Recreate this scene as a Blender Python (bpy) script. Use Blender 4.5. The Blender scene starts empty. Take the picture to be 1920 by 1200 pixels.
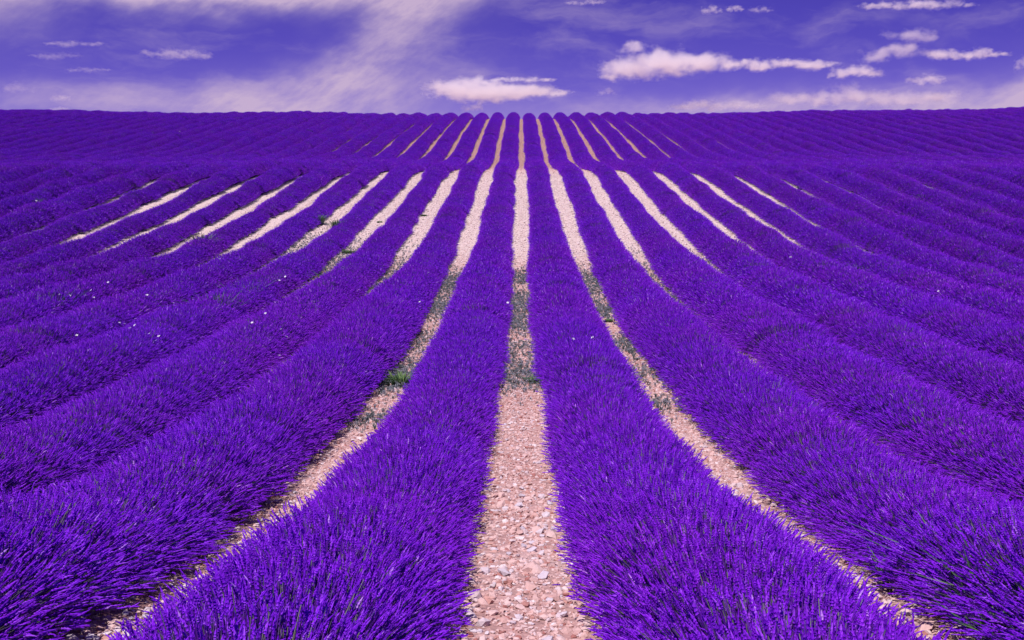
import bpy, bmesh, math, random
import numpy as np
from mathutils import Vector, Matrix, Euler

SC = bpy.context.scene
COL = SC.collection
R = math.radians
rng = np.random.default_rng(7)
random.seed(7)

# ---------------------------------------------------------------- camera, sky, sun, exposure
EYE = 1.55                      # standing height of the photographer
FPX = 1867.0                    # 35 mm lens, in pixels of a 1920 wide frame
PITCH, YAW = R(11.39), R(0.52)
cam_d = bpy.data.cameras.new('camera')
cam_d.lens, cam_d.sensor_width = 35.0, 36.0
cam_d.clip_start, cam_d.clip_end = 0.05, 30000.0
cam = bpy.data.objects.new('camera', cam_d)
COL.objects.link(cam)
cam.location = (0, 0, EYE)
cam.rotation_euler = (R(90) - PITCH, 0, YAW)
SC.camera = cam
CAM_M = Euler(cam.rotation_euler).to_matrix()

SUN_EL, SUN_AZ = R(66), R(-146)         # azimuth from +Y (view direction) towards +X: sun stands to the left, a little behind
SUN_DIR = Vector((math.cos(SUN_EL) * math.sin(SUN_AZ), math.cos(SUN_EL) * math.cos(SUN_AZ), math.sin(SUN_EL)))
sun_d = bpy.data.lights.new('sun', 'SUN')
sun_d.energy, sun_d.angle, sun_d.color = 4.4, R(0.53), (1.0, 0.93, 0.88)
sun = bpy.data.objects.new('sun', sun_d)
COL.objects.link(sun)
sun.location = (-40, -20, 60)
sun.rotation_euler = SUN_DIR.to_track_quat('Z', 'Y').to_euler()

SC.view_settings.view_transform = 'Standard'
SC.view_settings.look = 'None'
SC.view_settings.exposure = 0.42
SC.view_settings.gamma = 1.0
SC.view_settings.use_curve_mapping = False
SC.render.engine = 'CYCLES'
SC.cycles.max_bounces = 8
SC.cycles.diffuse_bounces = 3
SC.cycles.transmission_bounces = 3
SC.cycles.volume_bounces = 5
SC.cycles.use_denoising = True
SC.cycles.denoiser = 'OPENIMAGEDENOISE'
SC.cycles.denoising_input_passes = 'RGB_ALBEDO_NORMAL'
SC.cycles.denoising_prefilter = 'ACCURATE'
SC.cycles.sample_clamp_indirect = 4.0


class NT:
    """small helper around a node tree"""
    def __init__(s, nt):
        s.nt = nt

    def n(s, t, **kw):
        nd = s.nt.nodes.new(t)
        for k, v in kw.items():
            setattr(nd, k, v)
        return nd

    def put(s, sock, v):
        if isinstance(v, bpy.types.NodeSocket):
            s.nt.links.new(v, sock)
        elif v is not None:
            sock.default_value = v

    def m(s, op, a, b=None, c=None, clamp=False):
        nd = s.n('ShaderNodeMath', operation=op, use_clamp=clamp)
        for i, v in enumerate((a, b, c)):
            if v is not None:
                s.put(nd.inputs[i], v)
        return nd.outputs[0]

    def vm(s, op, a, b=None, out=0):
        nd = s.n('ShaderNodeVectorMath', operation=op)
        s.put(nd.inputs[0], a)
        if b is not None:
            s.put(nd.inputs[1], b)
        return nd.outputs[out]

    def xyz(s, x, y, z):
        nd = s.n('ShaderNodeCombineXYZ')
        for i, v in enumerate((x, y, z)):
            s.put(nd.inputs[i], v)
        return nd.outputs[0]

    def noise(s, vec, scale, detail=4, rough=0.55, out='Fac', dist=0.0, lac=2.0):
        nd = s.n('ShaderNodeTexNoise')
        s.put(nd.inputs['Vector'], vec)
        nd.inputs['Scale'].default_value = scale
        nd.inputs['Detail'].default_value = detail
        nd.inputs['Roughness'].default_value = rough
        nd.inputs['Distortion'].default_value = dist
        nd.inputs['Lacunarity'].default_value = lac
        return nd.outputs[out]

    def ramp(s, fac, stops, mode='LINEAR'):
        nd = s.n('ShaderNodeValToRGB')
        cr = nd.color_ramp
        cr.interpolation = mode
        while len(cr.elements) < len(stops):
            cr.elements.new(0.5)
        for e, (p, c) in zip(cr.elements, stops):
            e.position = p
            e.color = (c[0], c[1], c[2], 1) if not isinstance(c, (int, float)) else (c, c, c, 1)
        s.put(nd.inputs[0], fac)
        return nd.outputs[0]

    def mix(s, fac, a, b, blend='MIX'):
        nd = s.n('ShaderNodeMix', data_type='RGBA', blend_type=blend)
        s.put(nd.inputs[0], fac)
        for sock, v in ((nd.inputs[6], a), (nd.inputs[7], b)):
            s.put(sock, (*v, 1) if isinstance(v, tuple) and len(v) == 3 else v)
        return nd.outputs[2]

    def step(s, x, lo, hi):
        nd = s.n('ShaderNodeMapRange', interpolation_type='SMOOTHSTEP')
        s.put(nd.inputs[0], x)
        nd.inputs[1].default_value, nd.inputs[2].default_value = lo, hi
        return nd.outputs[0]


# ---- the sky: physical sky, tinted to the violet of the picture, with thin cirrus veils
world = bpy.data.worlds.new('World')
SC.world = world
world.use_nodes = True
world.node_tree.nodes.clear()
W = NT(world.node_tree)
gen = W.n('ShaderNodeTexCoord').outputs['Generated']
sep = W.n('ShaderNodeSeparateXYZ')
W.put(sep.inputs[0], gen)
dx, dy, dz = sep.outputs
lift = W.xyz(dx, dy, W.m('MULTIPLY_ADD', W.m('MAXIMUM', dz, 0.0), 1.6, 0.16))
sky_n = W.n('ShaderNodeTexSky', sky_type='NISHITA', sun_disc=False, sun_elevation=SUN_EL, sun_rotation=SUN_AZ,
            altitude=600, air_density=1.0, dust_density=0.3, ozone_density=2.0)
W.put(sky_n.inputs[0], W.vm('NORMALIZE', lift))
sky_c = W.mix(1.0, sky_n.outputs[0], (0.47, 0.215, 1.14), 'MULTIPLY')
az = W.m('ARCTAN2', dx, dy)                     # radians from the view direction, right positive
el = W.m('ARCSINE', dz)


def U(px): return (px - 977.0) / FPX
def V(py): return (224.0 - py) / FPX


warp = W.noise(W.xyz(W.m('MULTIPLY', az, 9.0), W.m('MULTIPLY', el, 16.0), 1.7), 1.0, 4, 0.6, 'Color')
wsep = W.n('ShaderNodeSeparateXYZ')
W.put(wsep.inputs[0], W.vm('SUBTRACT', warp, (0.5, 0.5, 0.5)))
azw = W.m('MULTIPLY_ADD', wsep.outputs[0], 0.11, az)
elw = W.m('MULTIPLY_ADD', wsep.outputs[1], 0.045, el)


def veil(px, py, rx, ry, deg, strength):
    """soft elongated patch of high cloud centred on a direction of the sky"""
    c, s_ = math.cos(R(deg)), math.sin(R(deg))
    a = W.m('SUBTRACT', azw, U(px))
    b = W.m('SUBTRACT', elw, V(py))
    u = W.m('DIVIDE', W.m('ADD', W.m('MULTIPLY', a, c), W.m('MULTIPLY', b, s_)), rx / FPX)
    v = W.m('DIVIDE', W.m('SUBTRACT', W.m('MULTIPLY', b, c), W.m('MULTIPLY', a, s_)), ry / FPX)
    d2 = W.m('ADD', W.m('MULTIPLY', u, u), W.m('MULTIPLY', v, v))
    return W.m('MULTIPLY', W.m('EXPONENT', W.m('MULTIPLY', d2, -1.0)), strength)


streak = W.noise(W.xyz(W.m('MULTIPLY', az, 22.0), W.m('MULTIPLY_ADD', el, 46.0, W.m('MULTIPLY', az, -20.0)), 0.4), 1.0, 6, 0.62)
field = W.noise(W.xyz(W.m('MULTIPLY', az, 5.0), W.m('MULTIPLY', el, 13.0), 6.3), 1.0, 5, 0.6)
veils = None
for args in ((130, -4, 440, 34, -1, 1.9), (40, 45, 120, 45, 0, 0.5), (560, 0, 280, 20, 0, 0.9),
             (810, 25, 190, 70, 38, 0.42), (700, 105, 150, 50, 40, 0.42), (560, 188, 230, 34, 8, 0.46),
             (330, 195, 220, 30, 0, 0.24), (480, 208, 100, 14, 0, 0.45), (760, 190, 130, 40, 20, 0.28), (110, 185, 150, 26, 0, 0.18),
             (1925, 190, 150, 56, 18, 1.45), (1690, 200, 270, 28, 0, 0.62), (1340, 207, 150, 20, 0, 0.5), (1010, 212, 500, 22, 0, 0.16)):
    v_ = veil(*args)
    veils = v_ if veils is None else W.m('ADD', veils, v_)
mottle = W.m('MULTIPLY', W.step(W.noise(W.xyz(W.m('MULTIPLY', azw, 7.0), W.m('MULTIPLY', elw, 26.0), 9.1), 1.0, 6, 0.62), 0.44, 0.80), 0.30)
rest = W.m('MULTIPLY', W.step(field, 0.48, 0.80), W.m('MULTIPLY', W.step(el, 0.115, 0.30), 0.7))     # the same thin cloud over the rest of the sky
thick = W.m('MULTIPLY', veils, W.m('MULTIPLY_ADD', W.step(streak, 0.25, 0.75), 0.75, 0.45))
cover = W.m('ADD', W.m('ADD', W.m('MULTIPLY', thick, 0.86), mottle), rest, clamp=True)
glow = W.m('MULTIPLY', W.m('EXPONENT', W.m('MULTIPLY', W.m('ABSOLUTE', el), -24.0)), 0.24)
cover = W.m('MINIMUM', W.m('ADD', cover, glow), 0.88)
bg1, bg2 = W.n('ShaderNodeBackground'), W.n('ShaderNodeBackground')
W.put(bg1.inputs[0], sky_c)
bg1.inputs[1].default_value = 0.069
W.put(bg2.inputs[0], (0.55, 0.415, 0.57, 1))
bg2.inputs[1].default_value = 0.85
mx = W.n('ShaderNodeMixShader')
W.put(mx.inputs[0], cover)
W.nt.links.new(bg1.outputs[0], mx.inputs[1])
W.nt.links.new(bg2.outputs[0], mx.inputs[2])
wo = W.n('ShaderNodeOutputWorld')
W.nt.links.new(mx.outputs[0], wo.inputs[0])

# ---------------------------------------------------------------- shape of the land
KD = np.array([-400, -20, -6, 0, 4.4, 6.8, 8.75, 11.3, 15, 20.6, 27.7, 34.2, 40.5, 47, 50.5, 54, 56, 58.5, 62, 66, 70, 74, 80, 86, 92.3, 105, 112.4, 118, 121, 125, 140, 170, 300, 900, 8000.])
KZ = np.array([20, 2.8, 1.0, 0, -.85, -1.41, -1.72, -2.02, -2.30, -2.60, -2.73, -2.52, -2.19, -1.84, -1.62, -1.42, -1.37, -1.41, -1.53, -1.62, -1.58, -1.36, -.90, -.36, .08, 1.02, 1.42, 1.56, 1.46, 1.05, -.9, -4.5, -14, -20, -24.])


def pchip(xk, yk):
    h = np.diff(xk)
    d = np.diff(yk) / h
    m = np.zeros_like(yk)
    m[0], m[-1] = d[0], d[-1]
    for i in range(1, len(xk) - 1):
        if d[i - 1] * d[i] > 0:
            w1, w2 = 2 * h[i] + h[i - 1], h[i] + 2 * h[i - 1]
            m[i] = (w1 + w2) / (w1 / d[i - 1] + w2 / d[i])

    def ev(x):
        x = np.clip(np.asarray(x, float), xk[0], xk[-1])
        i = np.clip(np.searchsorted(xk, x) - 1, 0, len(h) - 1)
        t = (x - xk[i]) / h[i]
        return ((1 + 2 * t) * (1 - t) ** 2 * yk[i] + t * (1 - t) ** 2 * h[i] * m[i]
                + t * t * (3 - 2 * t) * yk[i + 1] + t * t * (t - 1) * h[i] * m[i + 1])
    return ev


profile = pchip(KD, KZ)


def sst(x, a, b):
    t = np.clip((np.asarray(x, float) - a) / (np.asarray(b, float) - a), 0, 1)
    return t * t * (3 - 2 * t)


def ground_z(x, y):
    x, y = np.asarray(x, float), np.asarray(y, float)
    xc = np.clip(x, -80, 80)
    bow = np.minimum(np.abs(xc), 18.0) ** 2 * .022           # the hump of the hollow's far lip bends towards the viewer at its sides
    z = profile(y + bow * sst(y, 34, 48) * (1 - sst(y, 60, 76)))
    z = z + sst(y, 60, 115) * (xc ** 2) * np.where(xc > 0, .00020, .00010)
    z = z + 0.55 * sst(-x, 5, 20) * sst(y, 22, 36) * (1 - sst(y, 42, 60))
    z = z + 0.10 * np.sin(x * .21 + y * .05 + 1.0) * sst(np.abs(x), 6, 20)
    return z


def smooth1(seed, step):
    g = np.random.default_rng(seed).normal(0, 1, 400)

    def ev(t):
        t = np.asarray(t, float) / step + 150
        i = np.clip(np.floor(t).astype(int), 0, 398)
        f_ = t - i
        f_ = f_ * f_ * (3 - 2 * f_)
        return g[i] * (1 - f_) + g[i + 1] * f_
    return ev


S = 1.8                                        # spacing of the rows
WID_D = np.array([-20, 9, 12, 15, 17.5, 20.6, 24, 27.7, 29.5, 34, 40, 50, 57, 66, 130.])
WID_A = np.array([.62, .62, .625, .645, .69, .70, .685, .67, .645, .615, .595, .565, .61, .68, .685])      # half width
WID_B = np.array([.50, .51, .53, .56, .57, .57, .56, .54, .53, .48, .46, .46, .52, .62, .72])             # height


def row_a(y): return np.interp(y, WID_D, WID_A)
def row_b(y): return np.interp(y, WID_D, WID_B)


def wide_f(j, y):
    """rows right of the middle grew broader, those on the left lip of the hollow thinner"""
    j = np.asarray(j)
    right = np.where(j >= 2, .24, np.where(j == 1, .12, np.where(j == 0, .02, 0.0)))
    left = np.where(j <= -3, .20, np.where(j == -2, .15, np.where(j == -1, .02, 0.0)))
    lip = np.where(j >= 6, .24, np.where(j >= 3, .07, np.where(j <= -10, .20, np.where(j == -9, .0, np.where(j <= -4, -.08, 0.0)))))
    crest = np.clip((np.abs(j + .5) - 2.5) / 4, 0, 1) * sst(y, 40, 47) * (1 - sst(y, 58, 66))
    toe = np.where(j == 1, .19, np.where(j == -2, .05, 0.0)) * (1 - sst(y, 4.8, 6.6))       # the rows close in at the field's end
    return 1 + toe + right * (1 - sst(y, np.where(j == 1, 15, 22), np.where(j == 1, 22, 34))) + left * (1 - sst(y, 17, 25)) + lip * sst(y, 28, 36) * (1 - sst(y, 39, 45)) + .17 * crest


def tall_f(j, y):
    j = np.asarray(j)
    right = np.where(j == 1, .18, np.where(j >= 2, .06, np.where(j == 0, .04, 0.0)))
    left = np.where(j == -2, .24, np.where(j <= -3, .06, 0.0))
    lip = np.where(j >= 6, .34, np.where(j >= 3, .10, np.where(j <= -10, .30, np.where(j == -9, -.08, np.where(j <= -4, -.17, 0.0)))))

    crest = np.clip((np.abs(j + .5) - 2.5) / 4, 0, 1) * sst(y, 40, 47) * (1 - sst(y, 58, 66))
    toe = np.where((j == 0) | (j == -1), .13, 0.0) * sst(y, 4.6, 5.8) * (1 - sst(y, 8, 11))
    return (1 + toe + right * sst(y, 6, 11) * (1 - sst(y, np.where(j == 1, 14, 28), np.where(j == 1, 21, 38))) + left * sst(y, 6, 11) * (1 - sst(y, 19, 26))
            + lip * sst(y, 26, 34) * (1 - sst(y, 39, 45)) + .30 * crest)


def off_f(j, y):
    """the two middle rows bow a little away from the path between them"""
    j = np.asarray(j)
    far_side = np.where(j == -2, -.02, np.where(j == 1, -.04, 0.0)) * sst(y, 5.5, 8) * (1 - sst(y, 16, 22))
    return far_side + np.where(j == 0, .015, np.where(j == -1, -.03, 0.0)) * sst(y, 6.2, 7.6) * (1 - sst(y, 12, 16))


def rag_f(j, y): return np.where(np.asarray(j) <= -3, .085, .02) * sst(y, 26, 33) * (1 - sst(y, 55, 65))


# ---------------------------------------------------------------- materials
def mat(name):
    m_ = bpy.data.materials.new(name)
    m_.use_nodes = True
    m_.node_tree.nodes.clear()
    return m_, NT(m_.node_tree)


def attr(T, name):
    return T.n('ShaderNodeAttribute', attribute_name=name).outputs['Fac']


def finish(T, color, rough=0.75, trans=0.0, bump=None, spec=0.25):
    b = T.n('ShaderNodeBsdfPrincipled')
    T.put(b.inputs['Base Color'], color)
    b.inputs['Roughness'].default_value = rough
    b.inputs['Specular IOR Level'].default_value = spec
    if bump is not None:
        bn = T.n('ShaderNodeBump')
        bn.inputs['Strength'].default_value = bump[1]
        bn.inputs['Distance'].default_value = bump[2]
        T.put(bn.inputs['Height'], bump[0])
        T.nt.links.new(bn.outputs[0], b.inputs['Normal'])
    out = T.n('ShaderNodeOutputMaterial')
    sh = b.outputs[0]
    if trans > 0:
        t = T.n('ShaderNodeBsdfTranslucent')
        T.put(t.inputs[0], color)
        x = T.n('ShaderNodeMixShader')
        x.inputs[0].default_value = trans
        T.nt.links.new(sh, x.inputs[1])
        T.nt.links.new(t.outputs[0], x.inputs[2])
        sh = x.outputs[0]
    T.nt.links.new(sh, out.inputs[0])


def patch_tone(T, base, amount=0.5):
    """slow drift of hue over the field: some plants bluer, some redder"""
    pos = T.n('ShaderNodeNewGeometry').outputs['Position']
    n1 = T.noise(pos, 0.35, 3, 0.6)
    return T.mix(T.m('MULTIPLY', T.step(n1, 0.35, 0.7), amount), base, T.mix(1.0, base, (1.25, 1.0, 0.86), 'MULTIPLY'))


M = {}
M['flower'], T = mat('lavender_flower')
c = T.ramp(attr(T, 'tint'), [(0.0, (.10, .004, .44)), (0.3, (.195, .007, .69)), (0.65, (.27, .016, .82)), (0.88, (.34, .05, .87)), (1.0, (.54, .27, .88))])
finish(T, patch_tone(T, c), .7, .32, spec=.2)
M['stem'], T = mat('lavender_stem')
c = T.ramp(attr(T, 'tint'), [(0.0, (.09, .010, .27)), (0.55, (.15, .02, .42)), (0.8, (.11, .10, .15)), (1.0, (.22, .24, .12))])
finish(T, c, .7, .15, spec=.2)
M['leaf'], T = mat('lavender_leaf')
c = T.ramp(attr(T, 'tint'), [(0.0, (.03, .03, .05)), (0.5, (.05, .06, .06)), (1.0, (.11, .14, .08))])
finish(T, c, .8, .15, spec=.2)
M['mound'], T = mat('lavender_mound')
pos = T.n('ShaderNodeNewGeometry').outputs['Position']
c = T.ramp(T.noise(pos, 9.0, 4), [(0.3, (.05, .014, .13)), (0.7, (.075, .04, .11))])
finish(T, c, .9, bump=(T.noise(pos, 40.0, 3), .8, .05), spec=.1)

M['soil'], T = mat('stony_soil')
pos = T.n('ShaderNodeNewGeometry').outputs['Position']
big = T.noise(pos, 0.6, 4, .6)
vor = T.n('ShaderNodeTexVoronoi', feature='F1')
T.put(vor.inputs['Vector'], pos)
vor.inputs['Scale'].default_value = 22.0
psep = T.n('ShaderNodeSeparateXYZ')
T.put(psep.inputs[0], pos)
pale = T.m('MULTIPLY', T.step(psep.outputs[1], 26.0, 33.0), T.m('SUBTRACT', 1.0, T.step(psep.outputs[1], 52.0, 62.0)))
near_c = T.ramp(big, [(0.3, (.33, .18, .17)), (0.55, (.42, .255, .245)), (0.75, (.46, .32, .31))])
soil = T.mix(pale, near_c, (.50, .395, .38))
soil = T.mix(T.m('MULTIPLY', T.step(psep.outputs[1], 60.0, 72.0), 0.7), soil, (.36, .215, .19))
vs = T.n('ShaderNodeSeparateXYZ')
T.put(vs.inputs[0], vor.outputs['Color'])
soil = T.mix(0.35, soil, T.mix(1.0, soil, T.ramp(vs.outputs[0], [(0, .45), (1, 1.6)]), 'MULTIPLY'))
finish(T, soil, .95, bump=(T.m('ADD', vor.outputs['Distance'], T.noise(pos, 60, 3)), .6, .02), spec=.1)

M['stone'], T = mat('limestone')
tint = attr(T, 'tint')
pos = T.n('ShaderNodeNewGeometry').outputs['Position']
psep = T.n('ShaderNodeSeparateXYZ')
T.put(psep.inputs[0], pos)
pale = T.m('MULTIPLY', T.step(psep.outputs[1], 26.0, 33.0), T.m('SUBTRACT', 1.0, T.step(psep.outputs[1], 52.0, 62.0)))
c = T.ramp(tint, [(0.0, (.32, .13, .12)), (0.12, (.44, .24, .22)), (0.45, (.53, .345, .335)), (0.75, (.56, .405, .41)), (0.9, (.48, .41, .48)), (1.0, (.62, .52, .54))])
c = T.mix(T.m('MULTIPLY', pale, .65), c, (.60, .50, .49))
c = T.mix(T.m('MULTIPLY', T.step(psep.outputs[1], 60.0, 72.0), .75), c, (.36, .21, .195))
c = T.mix(0.3, c, T.mix(1.0, c, T.ramp(T.noise(pos, 55, 4), [(.3, .6), (.7, 1.3)]), 'MULTIPLY'))
finish(T, c, .9, bump=(T.noise(pos, 130, 3), .4, .006), spec=.15)

M['weed'], T = mat('weed_green')
c = T.ramp(attr(T, 'tint'), [(0.0, (.03, .055, .03)), (0.5, (.06, .12, .05)), (1.0, (.15, .24, .08))])
finish(T, c, .7, .25)
M['grey_weed'], T = mat('grey_green_weed')
c = T.ramp(attr(T, 'tint'), [(0.0, (.045, .06, .06)), (0.45, (.12, .14, .16)), (0.8, (.22, .22, .28)), (1.0, (.42, .38, .44))])
finish(T, c, .8, .15)
M['petal'], T = mat('white_petal')
finish(T, (.82, .76, .80, 1), .6, .3)


# ---------------------------------------------------------------- mesh helpers
def mesh_np(name, verts, faces, mats, fmat=None, tint=None, smooth=False):
    """verts (n,3); faces = list of index arrays of equal width per entry"""
    me = bpy.data.meshes.new(name)
    verts = np.asarray(verts, np.float32)
    idx = np.concatenate([np.asarray(f).ravel() for f in faces]).astype(np.int32)
    tot = np.concatenate([np.full(len(f), np.asarray(f).shape[1]) for f in faces]).astype(np.int32)
    me.vertices.add(len(verts))
    me.vertices.foreach_set('co', verts.ravel())
    me.loops.add(len(idx))
    me.loops.foreach_set('vertex_index', idx)
    me.polygons.add(len(tot))
    start = np.concatenate([[0], np.cumsum(tot)[:-1]]).astype(np.int32)
    me.polygons.foreach_set('loop_start', start)
    for m_ in mats:
        me.materials.append(m_)
    if fmat is not None:
        me.polygons.foreach_set('material_index', np.asarray(fmat, np.int32))
    if tint is not None:
        a = me.attributes.new('tint', 'FLOAT', 'POINT')
        a.data.foreach_set('value', np.asarray(tint, np.float32))
    me.polygons.foreach_set('use_smooth', np.full(len(tot), smooth))
    me.update(calc_edges=True)
    me.validate()
    return me


def link(name, me, parent=None, kind=None, label=None, cat=None, group=None):
    o = bpy.data.objects.new(name, me)
    COL.objects.link(o)
    if parent is not None:
        o.parent = parent
    for k, v in (('kind', kind), ('label', label), ('category', cat), ('group', group)):
        if v:
            o[k] = v
    return o


def frames(d):
    up = np.where(np.abs(d[:, 2:3]) > .9, np.array([[1., 0, 0]]), np.array([[0, 0, 1.]]))
    u = np.cross(up, d)
    u /= np.linalg.norm(u, axis=1, keepdims=True)
    return u, np.cross(d, u)


def tubes(p0, d, length, rings, radii, sides, r, twist=None, bend=None):
    """many small lathe-like shapes at once -> verts (n*R*sides,3), quads"""
    n, NR = len(p0), len(rings)
    u, w = frames(d)
    ang = np.arange(sides) * 2 * np.pi / sides
    ang = ang[None, None, :] + (twist[:, None, None] if twist is not None else 0) + np.arange(NR)[None, :, None] * .5
    rr = np.asarray(radii)[None, :, None] * r[:, None, None]
    ctr = p0[:, None, :] + d[:, None, :] * (np.asarray(rings)[None, :, None] * length[:, None, None])
    if bend is not None:
        ctr = ctr + bend[:, None, :] * (np.asarray(rings)[None, :, None] ** 2)
    v = (ctr[:, :, None, :] + (np.cos(ang) * rr)[..., None] * u[:, None, None, :] + (np.sin(ang) * rr)[..., None] * w[:, None, None, :])
    base = np.arange(n)[:, None, None] * NR * sides
    i = np.arange(NR - 1)[None, :, None] * sides
    j = np.arange(sides)[None, None, :]
    jn = (j + 1) % sides
    q = np.stack([base + i + j, base + i + jn, base + i + sides + jn, base + i + sides + j], -1)
    return v.reshape(-1, 3), q.reshape(-1, 4)


A0, B0, TL = .635, .60, .80        # envelope of one length of row


def spikes(n, g):
    """root, direction, head start ... of n flower spikes in one length of row"""
    th = g.uniform(-1, 1, n)
    th = np.sign(th) * np.abs(th) ** .92 * R(80)
    y = g.uniform(-TL / 2, TL / 2, n)
    bump = .965 + .05 * np.cos((y / TL) * 2 * np.pi * 2)
    sc = bump * np.clip(g.normal(1, .055, n), .80, 1.10)
    inner = g.random(n) < .36
    sc = np.where(inner, sc * g.uniform(.78, .93, n), sc)
    tip = np.stack([A0 * np.sin(th) * sc + g.normal(0, .018, n), y + g.normal(0, .045, n) + .10 * np.sin(y / TL * 4 * np.pi) * .5, B0 * np.cos(th) * sc], 1)
    tip[:, 2] = np.maximum(tip[:, 2], .05 + g.uniform(0, .04, n))
    root = np.stack([A0 * np.sin(th) * .62, y, .50 * B0 * np.cos(th * .92) * .75 + .02], 1)
    d = tip - root
    L = np.linalg.norm(d, axis=1, keepdims=True)
    return root, d / L, L[:, 0], tip


def bush_mesh(name, n, seed, near):
    g = np.random.default_rng(seed)
    root, d, L, tip = spikes(n, g)
    hl = g.uniform(.032, .070, n)
    rad = g.uniform(.0036, .0054, n)
    tint = np.clip(g.normal(.44, .24, n), 0, .93)
    tint[g.random(n) < .012] = 1.0
    p0 = tip - d * hl[:, None]
    bend = g.normal(0, .010, (n, 3))
    if near:
        rings, radii, sides = [0, .1, .22, .36, .5, .64, .8, 1], [.35, 1.05, .5, 1.12, .55, 1.0, .6, .2], 5
    else:
        rings, radii, sides = [0, .45, 1], [.55, 1.1, .25], 4
        rad *= 1.15
    v1, q1 = tubes(p0, d, hl, rings, radii, sides, rad, g.uniform(0, 6, n), bend)
    if near:       # tone varies from whorl to whorl
        t1 = np.clip(np.repeat(tint, len(rings) * sides) + np.repeat(g.normal(0, .13, n * len(rings)), sides) + g.normal(0, .07, len(v1)), 0, np.repeat(np.where(tint > .95, 1.0, .90), len(rings) * sides))
    else:
        t1 = np.repeat(tint, len(rings) * sides)
    v2, q2 = tubes(root, d, L - hl, [0, 1], [1.25, .8], 3, np.full(n, .0019 if near else .0022))
    t2 = np.repeat(g.random(n), 6)
    vs, qs, ts, ms = [v1, v2], [q1, q2 + len(v1)], [t1, t2], [np.zeros(len(q1)), np.ones(len(q2))]
    off = len(v1) + len(v2)
    # grey-green leaves low in the bush
    nl = 260 if near else 90
    th = g.uniform(-R(88), R(88), nl)
    lr = np.stack([.40 * A0 * np.sin(th), g.uniform(-TL / 2, TL / 2, nl), .36 * B0 * np.cos(th) + .02], 1)
    ld = np.stack([np.sin(th), g.normal(0, .45, nl), np.cos(th) * .8 + .25], 1)
    ld /= np.linalg.norm(ld, axis=1, keepdims=True)
    ll = g.uniform(.10, .21, nl)
    u, w = frames(ld)
    wd = g.uniform(.004, .008, nl)[:, None]
    lv = np.stack([lr - u * wd * .5, lr + u * wd * .5, lr + ld * ll[:, None] * .6 + u * wd, lr + ld * ll[:, None] * .6 - u * wd, lr + ld * ll[:, None]], 1).reshape(-1, 3)
    b = (np.arange(nl) * 5)[:, None] + off
    vs.append(lv)
    qs.append(np.concatenate([b + 0, b + 1, b + 2, b + 3], 1))
    tri = np.concatenate([b + 3, b + 2, b + 4], 1)
    ts.append(np.repeat(g.random(nl), 5))
    ms.append(np.full(nl, 2))
    me = mesh_np(name, np.concatenate(vs), [np.concatenate(qs), tri], [M['flower'], M['stem'], M['leaf']],
                 np.concatenate(ms + [np.full(nl, 2)]), np.concatenate(ts), smooth=False)
    return me


ICO = None


def ico():
    global ICO
    if ICO is None:
        bm = bmesh.new()
        bmesh.ops.create_icosphere(bm, subdivisions=2, radius=1)
        bm.verts.ensure_lookup_table()
        v = np.array([x.co[:] for x in bm.verts])
        f = np.array([[l.index for l in x.verts] for x in bm.faces])
        bm.free()
        bm = bmesh.new()
        bmesh.ops.create_icosphere(bm, subdivisions=1, radius=1)
        v1 = np.array([x.co[:] for x in bm.verts])
        f1 = np.array([[l.index for l in x.verts] for x in bm.faces])
        bm.free()
        ICO = ((v1, f1), (v, f))
    return ICO


def stone_shape(g, sub=0):
    """a broken piece of limestone: a sphere cut by a handful of planes"""
    v, f = ico()[sub]
    v = v * g.normal(1, .14, (len(v), 1))
    for _ in range(5):
        n_ = g.normal(0, 1, 3)
        n_ /= np.linalg.norm(n_)
        h = g.uniform(.45, .8)
        dd = v @ n_ - h
        v = v - np.maximum(dd, 0)[:, None] * n_
    return v * np.array([g.uniform(.8, 1.3), g.uniform(.7, 1.1), g.uniform(.4, .75)]), f


def rot_z_tilt(g, v, tilt):
    e = Euler((g.normal(0, tilt), g.normal(0, tilt), g.uniform(0, 6.28)))
    return v @ np.array(e.to_matrix()).T


def gravel_mesh(name, seed, n=900, wid=.56, lmin=.009, lmed=.0135, lmax=.034):
    g = np.random.default_rng(seed)
    vs, fs, ts, off = [], [], [], 0
    for i in range(n):
        r = float(np.clip(lmed * math.exp(g.normal(0, .42)), lmin, lmax))
        v, f = stone_shape(g)
        v = rot_z_tilt(g, v, .25) * r
        v = v + np.array([g.uniform(-wid, wid), g.uniform(-.42, .42), r * g.uniform(-.05, .35)])
        vs.append(v)
        fs.append(f + off)
        off += len(v)
        ts.append(np.full(len(v), np.clip(g.normal(.5, .30), 0, 1)))
    return mesh_np(name, np.concatenate(vs), [np.concatenate(fs)], [M['stone']], None, np.concatenate(ts))


def source(name, meshes):
    """mesh stock for instancing: a collection that stands outside the scene"""
    c_ = bpy.data.collections.new(name)
    for i, me in enumerate(meshes):
        c_.objects.link(bpy.data.objects.new('%s_%s' % (name, 'abcdefghijklmnop'[i]), me))
    return c_


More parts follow.
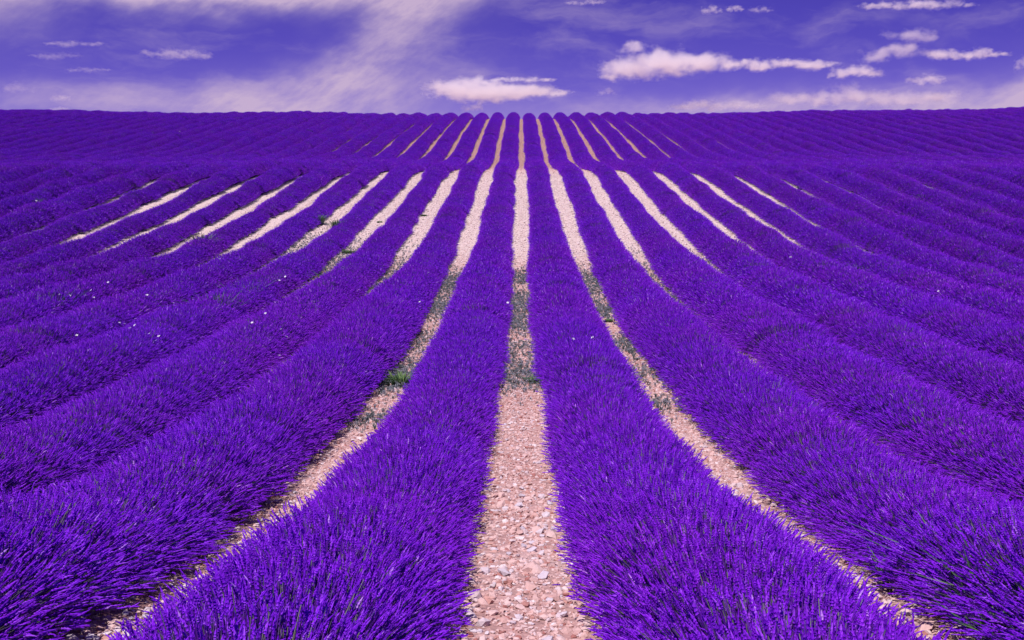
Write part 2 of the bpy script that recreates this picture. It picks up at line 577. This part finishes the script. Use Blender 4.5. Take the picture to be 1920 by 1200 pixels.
def scatter_tree(name, coll):
    ng = bpy.data.node_groups.new(name, 'GeometryNodeTree')
    ng.interface.new_socket('Geometry', in_out='INPUT', socket_type='NodeSocketGeometry')
    ng.interface.new_socket('Geometry', in_out='OUTPUT', socket_type='NodeSocketGeometry')
    T_ = NT(ng)
    gi, go = T_.n('NodeGroupInput'), T_.n('NodeGroupOutput')
    ip = T_.n('GeometryNodeInstanceOnPoints')
    ci = T_.n('GeometryNodeCollectionInfo', transform_space='ORIGINAL')
    ci.inputs['Collection'].default_value = coll
    ci.inputs['Separate Children'].default_value = True
    ci.inputs['Reset Children'].default_value = True

    def na(nm, ty):
        a = T_.n('GeometryNodeInputNamedAttribute', data_type=ty)
        a.inputs['Name'].default_value = nm
        return a.outputs['Attribute']
    e2r = T_.n('FunctionNodeEulerToRotation')
    T_.put(e2r.inputs[0], na('rot', 'FLOAT_VECTOR'))
    T_.put(ip.inputs['Points'], gi.outputs[0])
    T_.put(ip.inputs['Instance'], ci.outputs[0])
    ip.inputs['Pick Instance'].default_value = True
    T_.put(ip.inputs['Instance Index'], na('kind_index', 'INT'))
    T_.put(ip.inputs['Rotation'], e2r.outputs[0])
    T_.put(ip.inputs['Scale'], na('size', 'FLOAT_VECTOR'))
    T_.nt.links.new(ip.outputs[0], go.inputs[0])
    return ng


def scatter_obj(name, ng, pts, rot, size, idx, parent):
    me = bpy.data.meshes.new(name)
    me.vertices.add(len(pts))
    me.vertices.foreach_set('co', np.asarray(pts, np.float32).ravel())
    for nm, ty, val, fld in (('rot', 'FLOAT_VECTOR', rot, 'vector'), ('size', 'FLOAT_VECTOR', size, 'vector'), ('kind_index', 'INT', idx, 'value')):
        a = me.attributes.new(nm, ty, 'POINT')
        a.data.foreach_set(fld, np.asarray(val, np.int32 if ty == 'INT' else np.float32).ravel())
    o = link(name, me, parent, 'stuff')
    md = o.modifiers.new('scatter', 'NODES')
    md.node_group = ng
    return o


NEAR_T = scatter_tree('near_bushes', source('near_bush', [bush_mesh('near_bush', 2900, 100 + i, True) for i in range(7)]))
FAR_T = scatter_tree('far_bushes', source('far_bush', [bush_mesh('far_bush', 2300, 200 + i, False) for i in range(12)]))
GRAV_T = scatter_tree('gravel_patches', source('gravel_patch', [gravel_mesh('gravel_patch', 300 + i) for i in range(8)]))
GRAVF_T = scatter_tree('coarse_gravel_patches', source('coarse_gravel_patch', [gravel_mesh('coarse_gravel_patch', 400 + i, 170, .56, .014, .026, .06) for i in range(8)]))

# ---------------------------------------------------------------- ground
xs = np.concatenate([[-8000, -3000, -1000, -400, -200, -120], np.arange(-90, 91, 1.0), [120, 200, 400, 1000, 3000, 8000]])
ys = np.concatenate([[-400, -150, -60, -30], np.arange(-16, 12, .25), np.arange(12, 150, .5), [152, 160, 170, 185, 200, 230, 260, 300, 400, 600, 900, 1500, 3000, 8000]])
gx, gy = np.meshgrid(xs, ys)
gv = np.stack([gx.ravel(), gy.ravel(), ground_z(gx.ravel(), gy.ravel())], 1)
nx = len(xs)
gi_ = (np.arange(len(ys) - 1)[:, None] * nx + np.arange(nx - 1)[None, :]).ravel()
gq = np.stack([gi_, gi_ + 1, gi_ + nx + 1, gi_ + nx], 1)
ground = link('ground', mesh_np('ground', gv, [gq], [M['soil']], smooth=True), kind='structure')

ORD = ['first', 'second', 'third', 'fourth', 'fifth', 'sixth', 'seventh', 'eighth', 'ninth', 'tenth', 'eleventh', 'twelfth', 'thirteenth',
       'fourteenth', 'fifteenth', 'sixteenth', 'seventeenth', 'eighteenth', 'nineteenth', 'twentieth']
ORD += ['twenty-' + o for o in ORD[:9]] + ['thirtieth'] + ['thirty-' + o for o in ORD[:9]] + ['fortieth']


def start_y(x): return max(-1.5, 1.72 * abs(x) - 6.0)


Y_END = 131.0

# ---------------------------------------------------------------- stony paths between the rows
NK = 13
paths = {}
for k in range(-NK, NK + 1):
    cx = k * S
    y0 = start_y(cx)
    py = np.arange(y0, Y_END, .5)
    wob = smooth1(900 + k, 3.0)
    cols = np.array([-.62, -.4, -.2, 0, .2, .4, .62])
    X = cx + cols[None, :] + .02 * wob(py)[:, None]
    Y = np.repeat(py[:, None], 7, 1)
    prof = np.array([-.03, .006, .008, .005, .008, .006, -.03])
    Z = ground_z(X, Y) + prof[None, :]
    q0 = (np.arange(len(py) - 1)[:, None] * 7 + np.arange(6)[None, :]).ravel()
    me = mesh_np('path', np.stack([X.ravel(), Y.ravel(), Z.ravel()], 1), [np.stack([q0, q0 + 1, q0 + 8, q0 + 7], 1)], [M['soil']], smooth=True)
    p = link('path', me, kind='structure')
    paths[k] = p
    for nm, tree, ya, yb, cnt in (('gravel', GRAV_T, y0, 26.0, 8), ('coarse_gravel', GRAVF_T, max(y0, 26.0), Y_END - 6, 8)):
        ty = np.arange(ya, yb, .8)
        if len(ty) == 0 or (nm == 'gravel' and abs(k) > 4):
            continue
        x_ = np.full(len(ty), cx)
        z_ = ground_z(x_, ty)
        sl = np.arctan((ground_z(x_, ty + .3) - ground_z(x_, ty - .3)) / .6)
        flip = rng.integers(0, 2, len(ty)) * np.pi
        rot = np.stack([np.where(flip > 1, -sl, sl), np.zeros(len(ty)), flip], 1)
        scatter_obj(nm, tree, np.stack([x_, ty, z_ + .006], 1), rot, np.ones((len(ty), 3)), rng.integers(0, cnt, len(ty)), p)

# the larger stones one can pick out on the nearest paths
STONES = []
for i in range(14):
    v, f = stone_shape(np.random.default_rng(500 + i), 0)
    t = [.5, .62, .75, .9, .3, 1.0, .85, .1, .55, .7, .93, .4, .8, .6][i]
    STONES.append(mesh_np('stone', v, [f], [M['stone']], None, np.full(len(v), t)))
for k, cnt, ya, yb in ((0, 300, 3.2, 8.5), (1, 130, 4.0, 8.5), (-1, 130, 4.0, 8.5)):
    for i in range(cnt):
        y = ya + (yb - ya) * random.random() ** 1.5
        x = k * S + random.uniform(-.36, .36)
        r = min(.062, .027 * math.exp(random.gauss(0, .35)))
        o = link('stone', random.choice(STONES), paths[k])
        o.location = (x, y, float(ground_z(x, y)) + .012 + r * .15)
        o.rotation_euler = (random.gauss(0, .3), random.gauss(0, .3), random.uniform(0, 6.28))
        o.scale = (r, r, r)

# ---------------------------------------------------------------- lavender rows
NR = 40
SP = []
for i in range(6):
    g = np.random.default_rng(600 + i)
    hl = g.uniform(.06, .088)
    v1, q1 = tubes(np.array([[0, 0, .30 - hl]]), np.array([[0, 0, 1.]]), np.array([hl]), [0, .1, .22, .36, .5, .64, .8, 1],
                   [.35, 1, .62, 1.05, .68, .98, .7, .2], 5, np.array([.0045]), np.array([g.uniform(0, 6)]), np.array([[.006, .004, 0]]))
    v2, q2 = tubes(np.array([[0, 0, 0.]]), np.array([[0, 0, 1.]]), np.array([.30 - hl]), [0, 1], [1.2, .8], 3, np.array([.0026]))
    t = np.concatenate([np.clip(g.normal(.3 + i * .08, .12, len(v1)), 0, 1), np.full(len(v2), .3)])
    SP.append(mesh_np('flower_spike', np.concatenate([v1, v2]), [np.concatenate([q1, q2 + len(v1)])], [M['flower'], M['stem']],
                      [0] * len(q1) + [1] * len(q2), t))

CORE_T = np.linspace(-R(90), R(90), 9)
rows = {}
for j in range(-NR, NR):
    cx = (j + .5) * S
    y0 = start_y(cx)
    num = j if j >= 0 else -j - 1
    side = 'right' if j >= 0 else 'left'
    if num == 0:
        lab = 'broad purple lavender row bordering the middle stone path directly on its %s' % side
    else:
        lab = '%s purple lavender row counted outward to the %s from the middle stone path' % (ORD[num], side)
    row = bpy.data.objects.new('lavender_row', None)
    COL.objects.link(row)
    row.empty_display_size = .3
    row['label'], row['category'], row['group'] = lab, 'lavender row', 'parallel rows of lavender running up the field'
    oz = float(ground_z(cx, y0))
    row.location = (cx, y0, oz)
    rows[j] = row
    org = np.array([cx, y0, oz])
    hn, wn, on = smooth1(1000 + j, 1.1), smooth1(1100 + j, 1.3), smooth1(1200 + j, 4.0)
    hb = smooth1(1300 + j, 7.0)

    def width(y, j=j): return row_a(y) / A0 * wide_f(j, y) * (1 + (.035 + rag_f(j, y)) * wn(y) + .012 * hb(y))
    def height(y, j=j): return row_b(y) / B0 * tall_f(j, y) * (1 + .07 * hn(y) + .04 * hb(y))
    # leafy mound under the flowers
    cy = np.concatenate([np.arange(y0, 25, .4), np.arange(max(25, y0), Y_END, 1.0)])
    jn = rng.normal(1, .06, (len(cy), 9))
    X = cx + .022 * on(cy)[:, None] + off_f(j, cy)[:, None] + np.sin(CORE_T)[None, :] * .60 * A0 * width(cy)[:, None] * jn
    Z = ground_z(np.full(len(cy), cx), cy)[:, None] - .06 + (np.cos(CORE_T)[None, :] * .54 * B0 * height(cy)[:, None]) * jn + .02
    q0 = (np.arange(len(cy) - 1)[:, None] * 9 + np.arange(8)[None, :]).ravel()
    V_ = np.stack([X.ravel(), np.repeat(cy, 9), Z.ravel()], 1) - org
    link('foliage', mesh_np('foliage', V_, [np.stack([q0, q0 + 9, q0 + 10, q0 + 1], 1)], [M['mound']], smooth=True), row)
    # flower spikes
    for ya, yb, tree, cnt in ((y0, 19.0, NEAR_T, 7), (max(y0, 19.0), Y_END, FAR_T, 12)):
        ty = np.arange(ya, yb, TL * .97) if yb > ya else np.zeros(0)
        if not len(ty):
            continue
        ty = ty + rng.normal(0, .05, len(ty))
        x_ = cx + .022 * on(ty) + off_f(j, ty) + rng.normal(0, .012, len(ty))
        z_ = ground_z(x_, ty)
        sl = np.arctan((ground_z(x_, ty + .4) - ground_z(x_, ty - .4)) / .8)
        flip = rng.integers(0, 2, len(ty)) * np.pi
        rot = np.stack([np.where(flip > 1, -sl, sl), np.zeros(len(ty)), flip + rng.normal(0, .03, len(ty))], 1)
        size = np.stack([width(ty) * rng.normal(1, .02, len(ty)), np.full(len(ty), 1.06), height(ty) * rng.normal(1, .035, len(ty))], 1)
        scatter_obj('flower_spikes', tree, np.stack([x_, ty, z_], 1) - org, rot, size, rng.integers(0, cnt, len(ty)), row)
    # single spikes of the nearest rows
    if -2 <= j <= 1:
        ns = 300
        ys_ = max(3.3, y0 + .3)
        for i in range(ns):
            y = ys_ + 2.6 * random.random() ** 1.2
            th = random.uniform(-1.3, 1.3)
            w_, h_ = float(width(y)), float(height(y))
            tip = np.array([A0 * w_ * math.sin(th), random.gauss(0, .04), B0 * h_ * math.cos(th)]) * min(1.1, random.gauss(1.02, .03))
            tip[2] = max(tip[2], .10)
            rt = np.array([.62 * A0 * math.sin(th), 0, .36 * B0 * math.cos(th) + .02])
            dv = Vector(tip - rt)
            o = link('flower_spike', random.choice(SP), row)
            L_ = dv.length
            dv.normalize()
            zc = float(ground_z(cx, y))
            o.location = Vector((cx + tip[0], y + tip[1], zc + tip[2])) - dv * .30 - Vector(org)
            o.rotation_euler = dv.to_track_quat('Z', 'Y').to_euler()


# ---------------------------------------------------------------- finding a spot of the field along a line of sight
def ray(px, py):
    d_ = CAM_M @ Vector(((px - 960) / FPX, -(py - 600) / FPX, -1.0))
    return d_.normalized()


def canopy(x, y):
    u = (x / S) - np.floor(x / S) - .5
    a, b = row_a(y), row_b(y)
    return ground_z(x, y) + b * np.sqrt(np.maximum(0, 1 - (u * S / a) ** 2))


def spot(px, py, top=True):
    d_ = ray(px, py)
    t = np.concatenate([np.arange(2, 30, .02), np.arange(30, 160, .08)])
    x, y, z = d_.x * t, d_.y * t, EYE + d_.z * t
    h = canopy(x, y) if top else ground_z(x, y)
    i = np.argmax(z < h)
    return x[i], y[i], h[i]


# ---------------------------------------------------------------- weeds
def weed_mesh(seed, n, rad, hgt, wid, m_):
    g = np.random.default_rng(seed)
    vs, fq, ft, ts = [], [], [], []
    for i in range(n):
        a = g.uniform(0, 6.28)
        lean = abs(g.normal(0, .5))
        base = np.array([math.cos(a), math.sin(a), 0]) * rad * .45 * math.sqrt(g.random())
        out = np.array([math.cos(a), math.sin(a), 0])
        h = hgt * g.uniform(.45, 1.1)
        s_ = np.array([-math.sin(a), math.cos(a), 0]) * wid * g.uniform(.6, 1.3)
        mid = base + out * lean * h * .45 + np.array([0, 0, h * .6])
        tip = base + out * (lean * h * 1.1 + .02) + np.array([0, 0, h * g.uniform(.75, 1.05)])
        o = len(vs)
        vs += [base - s_ * .4, base + s_ * .4, mid + s_, mid - s_, tip]
        fq.append([o, o + 1, o + 2, o + 3])
        ft.append([o + 3, o + 2, o + 4])
        ts += [g.random()] * 5
    return mesh_np('weed', np.array(vs), [np.array(fq), np.array(ft)], [m_], None, np.array(ts))


WEEDS = [
    (596, 402, .5, 'bright green weed clump at the left edge of the fourth pale path on the left', 1),
    (632, 408, .35, 'pale green weed on bare stones right beside the bright clump of the fourth pale path', 1),
    (652, 470, .45, 'dark green weed on the third pale path left of the middle, above its lower tip', 0),
    (622, 502, .50, 'green weed filling the lower tip of the third pale path left of the middle', 1),
    (712, 412, .22, 'small grey green weed alone in the middle of the third pale path on the left', 0),
    (795, 400, .25, 'small dark weed by the row edge on the second pale path on the left', 0),
    (405, 552, .55, 'bright green weed bush between two left rows below the pale paths', 1),
    (452, 526, .3, 'small green weed between the weed bush and the narrow pale path tip', 1),
    (497, 506, .3, 'low green weed just under the end of a narrow pale path', 1),
    (752, 716, .55, 'green weed clump closing the path left of the middle stone path', 1),
    (1000, 712, .26, 'green weed at the right edge of the middle stone path', 1),
    (60, 555, .5, 'dark green weed among the lavender near the left edge', 0),
    (100, 546, .45, 'dark weed beside the string of white flowers on the left', 0),
    (380, 436, .5, 'dark green weed at the end of a short pale path on the left', 0),
    (68, 368, .3, 'dark weed high on the left slope near a pale fleck of soil', 0),
    (1738, 360, .42, 'dark green weed in the lavender high on the right slope', 0),
    (1620, 495, .38, 'dark green weed clump amid lavender on the right, lower of two', 0),
    (1500, 350, .22, 'faint dark weed patch beside the rightmost pale path', 0),
    (1885, 1165, .20, 'green weed at the bottom right corner of the field', 1),
    (1690, 1075, .26, 'sparse green stems among the foreground lavender beside the lower right path', 1),
    (1800, 985, .28, 'sparse green stems in the foreground right row above the corner weed', 1),
    (1880, 1060, .26, 'sparse green stems at the right picture edge in the foreground row', 1),
    (1140, 598, .22, 'small green weed on the narrow path right of the middle', 1),
]
for i, (px, py, sz, lab, br) in enumerate(WEEDS):
    x, y, z = spot(px, py + 6, True)
    gz = float(ground_z(x, y))
    dep = max(0.0, z - gz)
    me = weed_mesh(700 + i, 70 if 'stems' in lab else 240, sz * .9, sz * .28 + dep * .9, .008 + .003 * (y / 20), M['weed'] if br else M['weed'])
    o = link('weed', me, None, None, lab, 'weed', 'green weeds growing in the lavender field')
    o.location = (x, y, gz)

# sparse grey-green seedlings over the stones where the paths cross the hollow
g = np.random.default_rng(77)
vs, fq, ts = [], [], []
bands = {0: [(13.7, 15.8, .85), (15.8, 18.0, .40), (18.8, 21.0, .8), (21.0, 24.5, .9), (25.8, 28.2, .9)],
         -1: [(11.2, 12.2, .6), (13.4, 15.6, 1.3), (16.5, 19.0, .35), (20.5, 24.0, .8), (24.5, 28.0, .9)],
         1: [(12.0, 13.2, .45), (14.0, 15.5, .5), (16.5, 18.5, .8), (20.5, 23.0, .9), (24.0, 28.5, .8)],
         -2: [(20.0, 30.0, .7)], 2: [(19.0, 29.5, .45)], -3: [(26, 33, .5)], -4: [(29, 35, .3)], 3: [(27, 31, .25)]}
for k, bl in bands.items():
    for ya, yb, dn in bl:
        for i in range(int((yb - ya) * 300 * dn)):
            t = g.normal(.5, .34)
            y = ya + (yb - ya) * t
            x = k * S + g.uniform(-.40, .40)
            z = float(ground_z(x, y))
            a0, tn, h = g.uniform(0, 6.28), g.beta(1.4, 1.6), g.uniform(.025, .075)
            for q in range(6):
                a = a0 + q * 1.05 + g.normal(0, .2)
                ln = g.uniform(.02, .05)
                ox, oy = math.cos(a) * ln, math.sin(a) * ln
                sx, sy = -math.sin(a) * .006, math.cos(a) * .006
                o = len(vs)
                vs += [(x - sx * .4, y - sy * .4, z), (x + ox * .6 - sx, y + oy * .6 - sy, z + h), (x + ox, y + oy, z + h * .8), (x + ox * .6 + sx, y + oy * .6 + sy, z + h)]
                fq.append((o, o + 1, o + 2, o + 3))
                ts += [float(np.clip(tn + g.normal(0, .1), 0, 1))] * 4
link('seedlings', mesh_np('seedlings', np.array(vs), [np.array(fq)], [M['grey_weed']], None, np.array(ts)), None, 'stuff',
     'sparse grey green seedlings sprinkled over the stony paths in the hollow')

# ---------------------------------------------------------------- small white flowers among the lavender
bm = bmesh.new()
for q in range(5):
    a = q * 2 * math.pi / 5
    c_, s_ = math.cos(a), math.sin(a)
    pts = [(0, 0, 0), (.6 * c_ - .35 * s_, .6 * s_ + .35 * c_, .25), (1.0 * c_, 1.0 * s_, .30), (.6 * c_ + .35 * s_, .6 * s_ - .35 * c_, .25)]
    bm.faces.new([bm.verts.new(p_) for p_ in pts])
top = [bm.verts.new((.16 * math.cos(a), .16 * math.sin(a), .12)) for a in np.arange(6) * math.pi / 3]
bm.faces.new(top)
stem0 = [bm.verts.new((.06 * math.cos(a), .06 * math.sin(a), -3.2)) for a in (0, 2.1, 4.2)]
stem1 = [bm.verts.new((.05 * math.cos(a), .05 * math.sin(a), 0)) for a in (0, 2.1, 4.2)]
for q in range(3):
    f_ = bm.faces.new((stem0[q], stem0[(q + 1) % 3], stem1[(q + 1) % 3], stem1[q]))
    f_.material_index = 1
flower_me = bpy.data.meshes.new('white_flower')
bm.to_mesh(flower_me)
bm.free()
flower_me.materials.append(M['petal'])
flower_me.materials.append(M['weed'])
DOTS = [(71, 574), (113, 557), (131, 559), (123, 552), (171, 549), (176, 563), (160, 559), (168, 505), (203, 534), (276, 558), (326, 573), (330, 578),
        (330, 594), (224, 611), (233, 612), (244, 621), (253, 616), (280, 632), (298, 637), (293, 645), (328, 670), (144, 635), (168, 663), (55, 669),
        (523, 674), (537, 637), (498, 593), (473, 611), (527, 623), (412, 489), (567, 682), (524, 530), (535, 523), (68, 381), (1759, 551), (952, 572),
        (1023, 672), (1007, 691), (1111, 639), (1075, 642), (787, 571), (803, 515), (1597, 326), (1482, 486), (1836, 472), (1352, 650), (1356, 653), (337, 248)]
ZONES = [(lambda p: p[0] < 200 and 540 < p[1] < 580, 'in the upper left cluster'),
         (lambda p: p[0] < 200 and p[1] >= 580, 'below the upper left cluster'),
         (lambda p: 200 <= p[0] < 300 and p[1] >= 600, 'in the slanting left string'),
         (lambda p: 200 <= p[0] < 400 and p[1] >= 550, 'beside the slanting left string'),
         (lambda p: 400 <= p[0] < 570 and p[1] >= 580, 'below the left pale paths'),
         (lambda p: 400 <= p[0] < 570, 'at the left pale path tips'),
         (lambda p: 770 <= p[0] < 960, 'left of the middle path'),
         (lambda p: 960 <= p[0] < 1200, 'right of the middle path'),
         (lambda p: p[0] >= 1200 and p[1] > 500, 'low on the right rows'),
         (lambda p: p[0] >= 1200, 'high on the right slope'),
         (lambda p: True, 'high on the left slope')]
zone = {}
for p_ in DOTS:
    for t_, nm in ZONES:
        if t_(p_):
            zone.setdefault(nm, []).append(p_)
            break
flower_labels = {}
for nm, ps in zone.items():
    ps.sort()
    for q, p_ in enumerate(ps):
        lead = 'only' if len(ps) == 1 else ('%s from left of the' % ORD[q])
        flower_labels[p_] = '%s tiny white %s %s' % (lead, 'wildflower' if len(ps) == 1 else 'wildflowers', nm)
for px, py in DOTS:
    x, y, z = spot(px, py, True)
    o = link('white_flower', flower_me, None, None, flower_labels[(px, py)], 'flower', 'tiny white wildflowers scattered through the lavender')
    r = .013 + .0009 * min(y, 60)
    o.location = (x, y, z + .05)
    o.scale = (r, r, r)
    o.rotation_euler = (random.uniform(.2, .7), random.uniform(-.4, .3), random.uniform(0, 6))

# ---------------------------------------------------------------- fair-weather clouds
CLOUD_D = 3200.0
view_right = Vector((1, 0, 0))


def cloud(px, py, w, h, lobes, dens, seed, label):
    """lobes: (x, y, rx, ry) in units of half the cloud's width and height, seen from the field"""
    d_ = ray(px, py)
    k = CLOUD_D / d_.y / FPX
    sx, sz = w / 2 * k * 1.04, h / 2 * k * 1.15
    loc = d_ * (CLOUD_D / d_.y) + Vector((0, 0, EYE))
    bm = bmesh.new()
    for (lx, lz, rx, rz) in lobes:
        ry = sx * rx * .8
        mtx = Matrix.Translation((lx * sx, 0, lz * sz)) @ Matrix.Diagonal((rx * sx * 1.18, ry * 1.18, rz * sz * 1.25, 1))
        bmesh.ops.create_icosphere(bm, subdivisions=3, radius=1, matrix=mtx)
    me = bpy.data.meshes.new('cloud')
    bm.to_mesh(me)
    bm.free()
    o = link('cloud', me, None, None, label, 'cloud', 'small fair weather clouds over the field')
    o.location = loc
    rm = o.modifiers.new('merge', 'REMESH')
    rm.mode = 'VOXEL'
    rm.voxel_size = max(sz * .14, sx * .03)
    mt, T_ = mat('cloud_vapour')
    p_ = T_.n('ShaderNodeTexCoord').outputs['Object']
    wn_ = T_.vm('SUBTRACT', T_.noise(T_.vm('ADD', p_, (seed * 37.1, seed * 11.3, 5.0)), 1.0 / (sz * 1.1), 3, .6, 'Color'), (.5, .5, .5))
    q_ = T_.vm('ADD', p_, T_.vm('MULTIPLY', wn_, (sz * 2.8, sz * 2.0, sz * 1.1)))
    best = None
    for (lx, lz, rx, rz) in lobes:
        e = T_.vm('DIVIDE', T_.vm('SUBTRACT', q_, (lx * sx, 0, lz * sz)), (rx * sx, rx * sx * .8, rz * sz))
        v_ = T_.m('SUBTRACT', 1.0, T_.vm('LENGTH', e, out=1))
        best = v_ if best is None else T_.m('SMOOTH_MAX', best, v_, .12)
    fine = T_.noise(T_.vm('ADD', T_.vm('MULTIPLY', p_, (.75, .75, 1.2)), (seed * 17.7, 3.0, seed * 5.1)), 1.0 / (sz * .62), 6, .66)
    body = T_.m('ADD', best, T_.m('MULTIPLY', T_.m('SUBTRACT', fine, .54), 2.2))
    den = T_.m('MULTIPLY', T_.step(body, .0, 1.0), dens * .27 / max(sz, 8.0))
    pv = T_.n('ShaderNodeVolumePrincipled')
    pv.inputs['Color'].default_value = (.985, .955, .97, 1)
    pv.inputs['Anisotropy'].default_value = .25
    T_.put(pv.inputs['Density'], den)
    om = T_.n('ShaderNodeOutputMaterial')
    T_.nt.links.new(pv.outputs[0], om.inputs['Volume'])
    mt.cycles.volume_step_rate = 1.0
    me.materials.append(mt)
    return o


WEDGE = [(-.45, .05, .55, .75), (-.1, -.15, .7, .65), (.35, -.1, .6, .45), (-.2, .4, .4, .45), (.75, -.12, .3, .2)]
MAIN = [(-.55, -.25, .45, .6), (-.1, .05, .6, .75), (.35, 0, .55, .55), (-.5, .65, .28, .32), (.75, -.05, .3, .3), (-.75, -.5, .25, .25)]
FLAT = [(-.4, 0, .55, .7), (.2, -.1, .7, .7), (.6, 0, .4, .5), (0, .3, .35, .5)]


def bank(seed, n=7):
    """ragged bank: lobes of uneven size strung along its length, thinning to the ends"""
    r_ = random.Random(seed)
    out = []
    for i in range(n):
        x_ = -.8 + 1.6 * (i + r_.uniform(-.3, .3)) / (n - 1)
        e_ = 1 - .55 * abs(x_) ** 1.5
        out.append((x_, r_.uniform(-.25, .3) * e_, r_.uniform(.28, .48), r_.uniform(.55, .95) * e_))
    return out


PUFF = [(-.3, -.1, .55, .7), (.2, .1, .6, .8), (.6, -.2, .4, .5)]
TWO = [(-.5, -.5, .5, .4), (-.05, -.25, .5, .4), (.2, .45, .5, .4), (-.25, .55, .3, .3), (.55, -.45, .4, .35)]
CLOUDS = [
    (930, 168, 268, 52, WEDGE, 9, 'bright white wedge shaped cloud low above the middle rows'),
    (975, 149, 110, 14, FLAT, 2.5, 'thin white streak just above the wedge shaped cloud'),
    (1258, 117, 258, 68, MAIN, 10, 'largest white cloud, with a knob on its upper left end'),
    (1462, 122, 185, 30, FLAT, 6, 'flat white cloud trailing from the right end of the largest cloud'),
    (1600, 135, 112, 28, PUFF, 5.5, 'single pale puff between the trailing cloud and the two tiered cloud'),
    (1692, 85, 165, 58, TWO, 4.5, 'greyish two tiered cloud high in the right part of the sky'),
    (1815, 101, 130, 22, FLAT, 4, 'thin flat cloud at the right foot of the two tiered cloud'),
    (1735, 150, 74, 24, PUFF, 3.5, 'small faint peaked cloud under the two tiered cloud'),
    (1620, 181, 290, 46, FLAT, 3.2, 'long pinkish cloud bank low over the right rows'),
    (1331, 18, 44, 20, PUFF, 3.2, 'small bright puff at the top, leftmost of the row of three'),
    (1376, 16, 42, 15, PUFF, 3.5, 'small puff at the top, middle of the row of three'),
    (1424, 18, 48, 15, PUFF, 1.6, 'faintest puff at the top, rightmost of the row of three'),
    (1678, 9, 110, 22, FLAT, 3.5, 'pale flat cloud at the upper picture edge above the two tiered cloud'),
    (1765, 7, 100, 24, FLAT, 3, 'dim cloud at the upper picture edge toward the right corner'),
    (1916, 121, 40, 34, PUFF, 4.5, 'cloud cut by the right picture edge'),
    (335, 103, 118, 28, FLAT, 1.7, 'lone small white cloud in the blue on the left'),
    (140, 82, 100, 12, FLAT, .75, 'thin wisp of cloud above the left end of the field'),
    (105, 105, 80, 15, FLAT, .55, 'faint cloud fleck under the thin left wisp'),
    (165, 131, 66, 12, FLAT, .7, 'small faint cloud streak left of the lone small cloud'),
    (28, 164, 62, 24, PUFF, 1.0, 'pale puff near the left picture edge'),
    (112, 184, 44, 16, PUFF, 1.3, 'tiny pale puff low over the far left rows'),
    (108, 207, 50, 16, PUFF, 1.8, 'tiny bright puff touching the skyline on the far left'),
    (1345, 199, 150, 28, FLAT, 2.6, 'pale low cloud touching the skyline right of the middle'),
    (885, 202, 56, 20, PUFF, 1.8, 'small pale cloud on the skyline under the wedge shaped cloud'),
    (1135, 172, 46, 18, PUFF, 1.2, 'faint little cloud right of the wedge shaped tip'),
    (1098, 5, 66, 13, FLAT, 1.5, 'faint cloud streak at the upper edge over the middle'),
]
for i, (px, py, w, h, lb, dn, lab) in enumerate(CLOUDS):
    if lb is FLAT:
        lb = bank(40 + i)
    cloud(px, py, w, h, lb, dn, i + 1, lab)
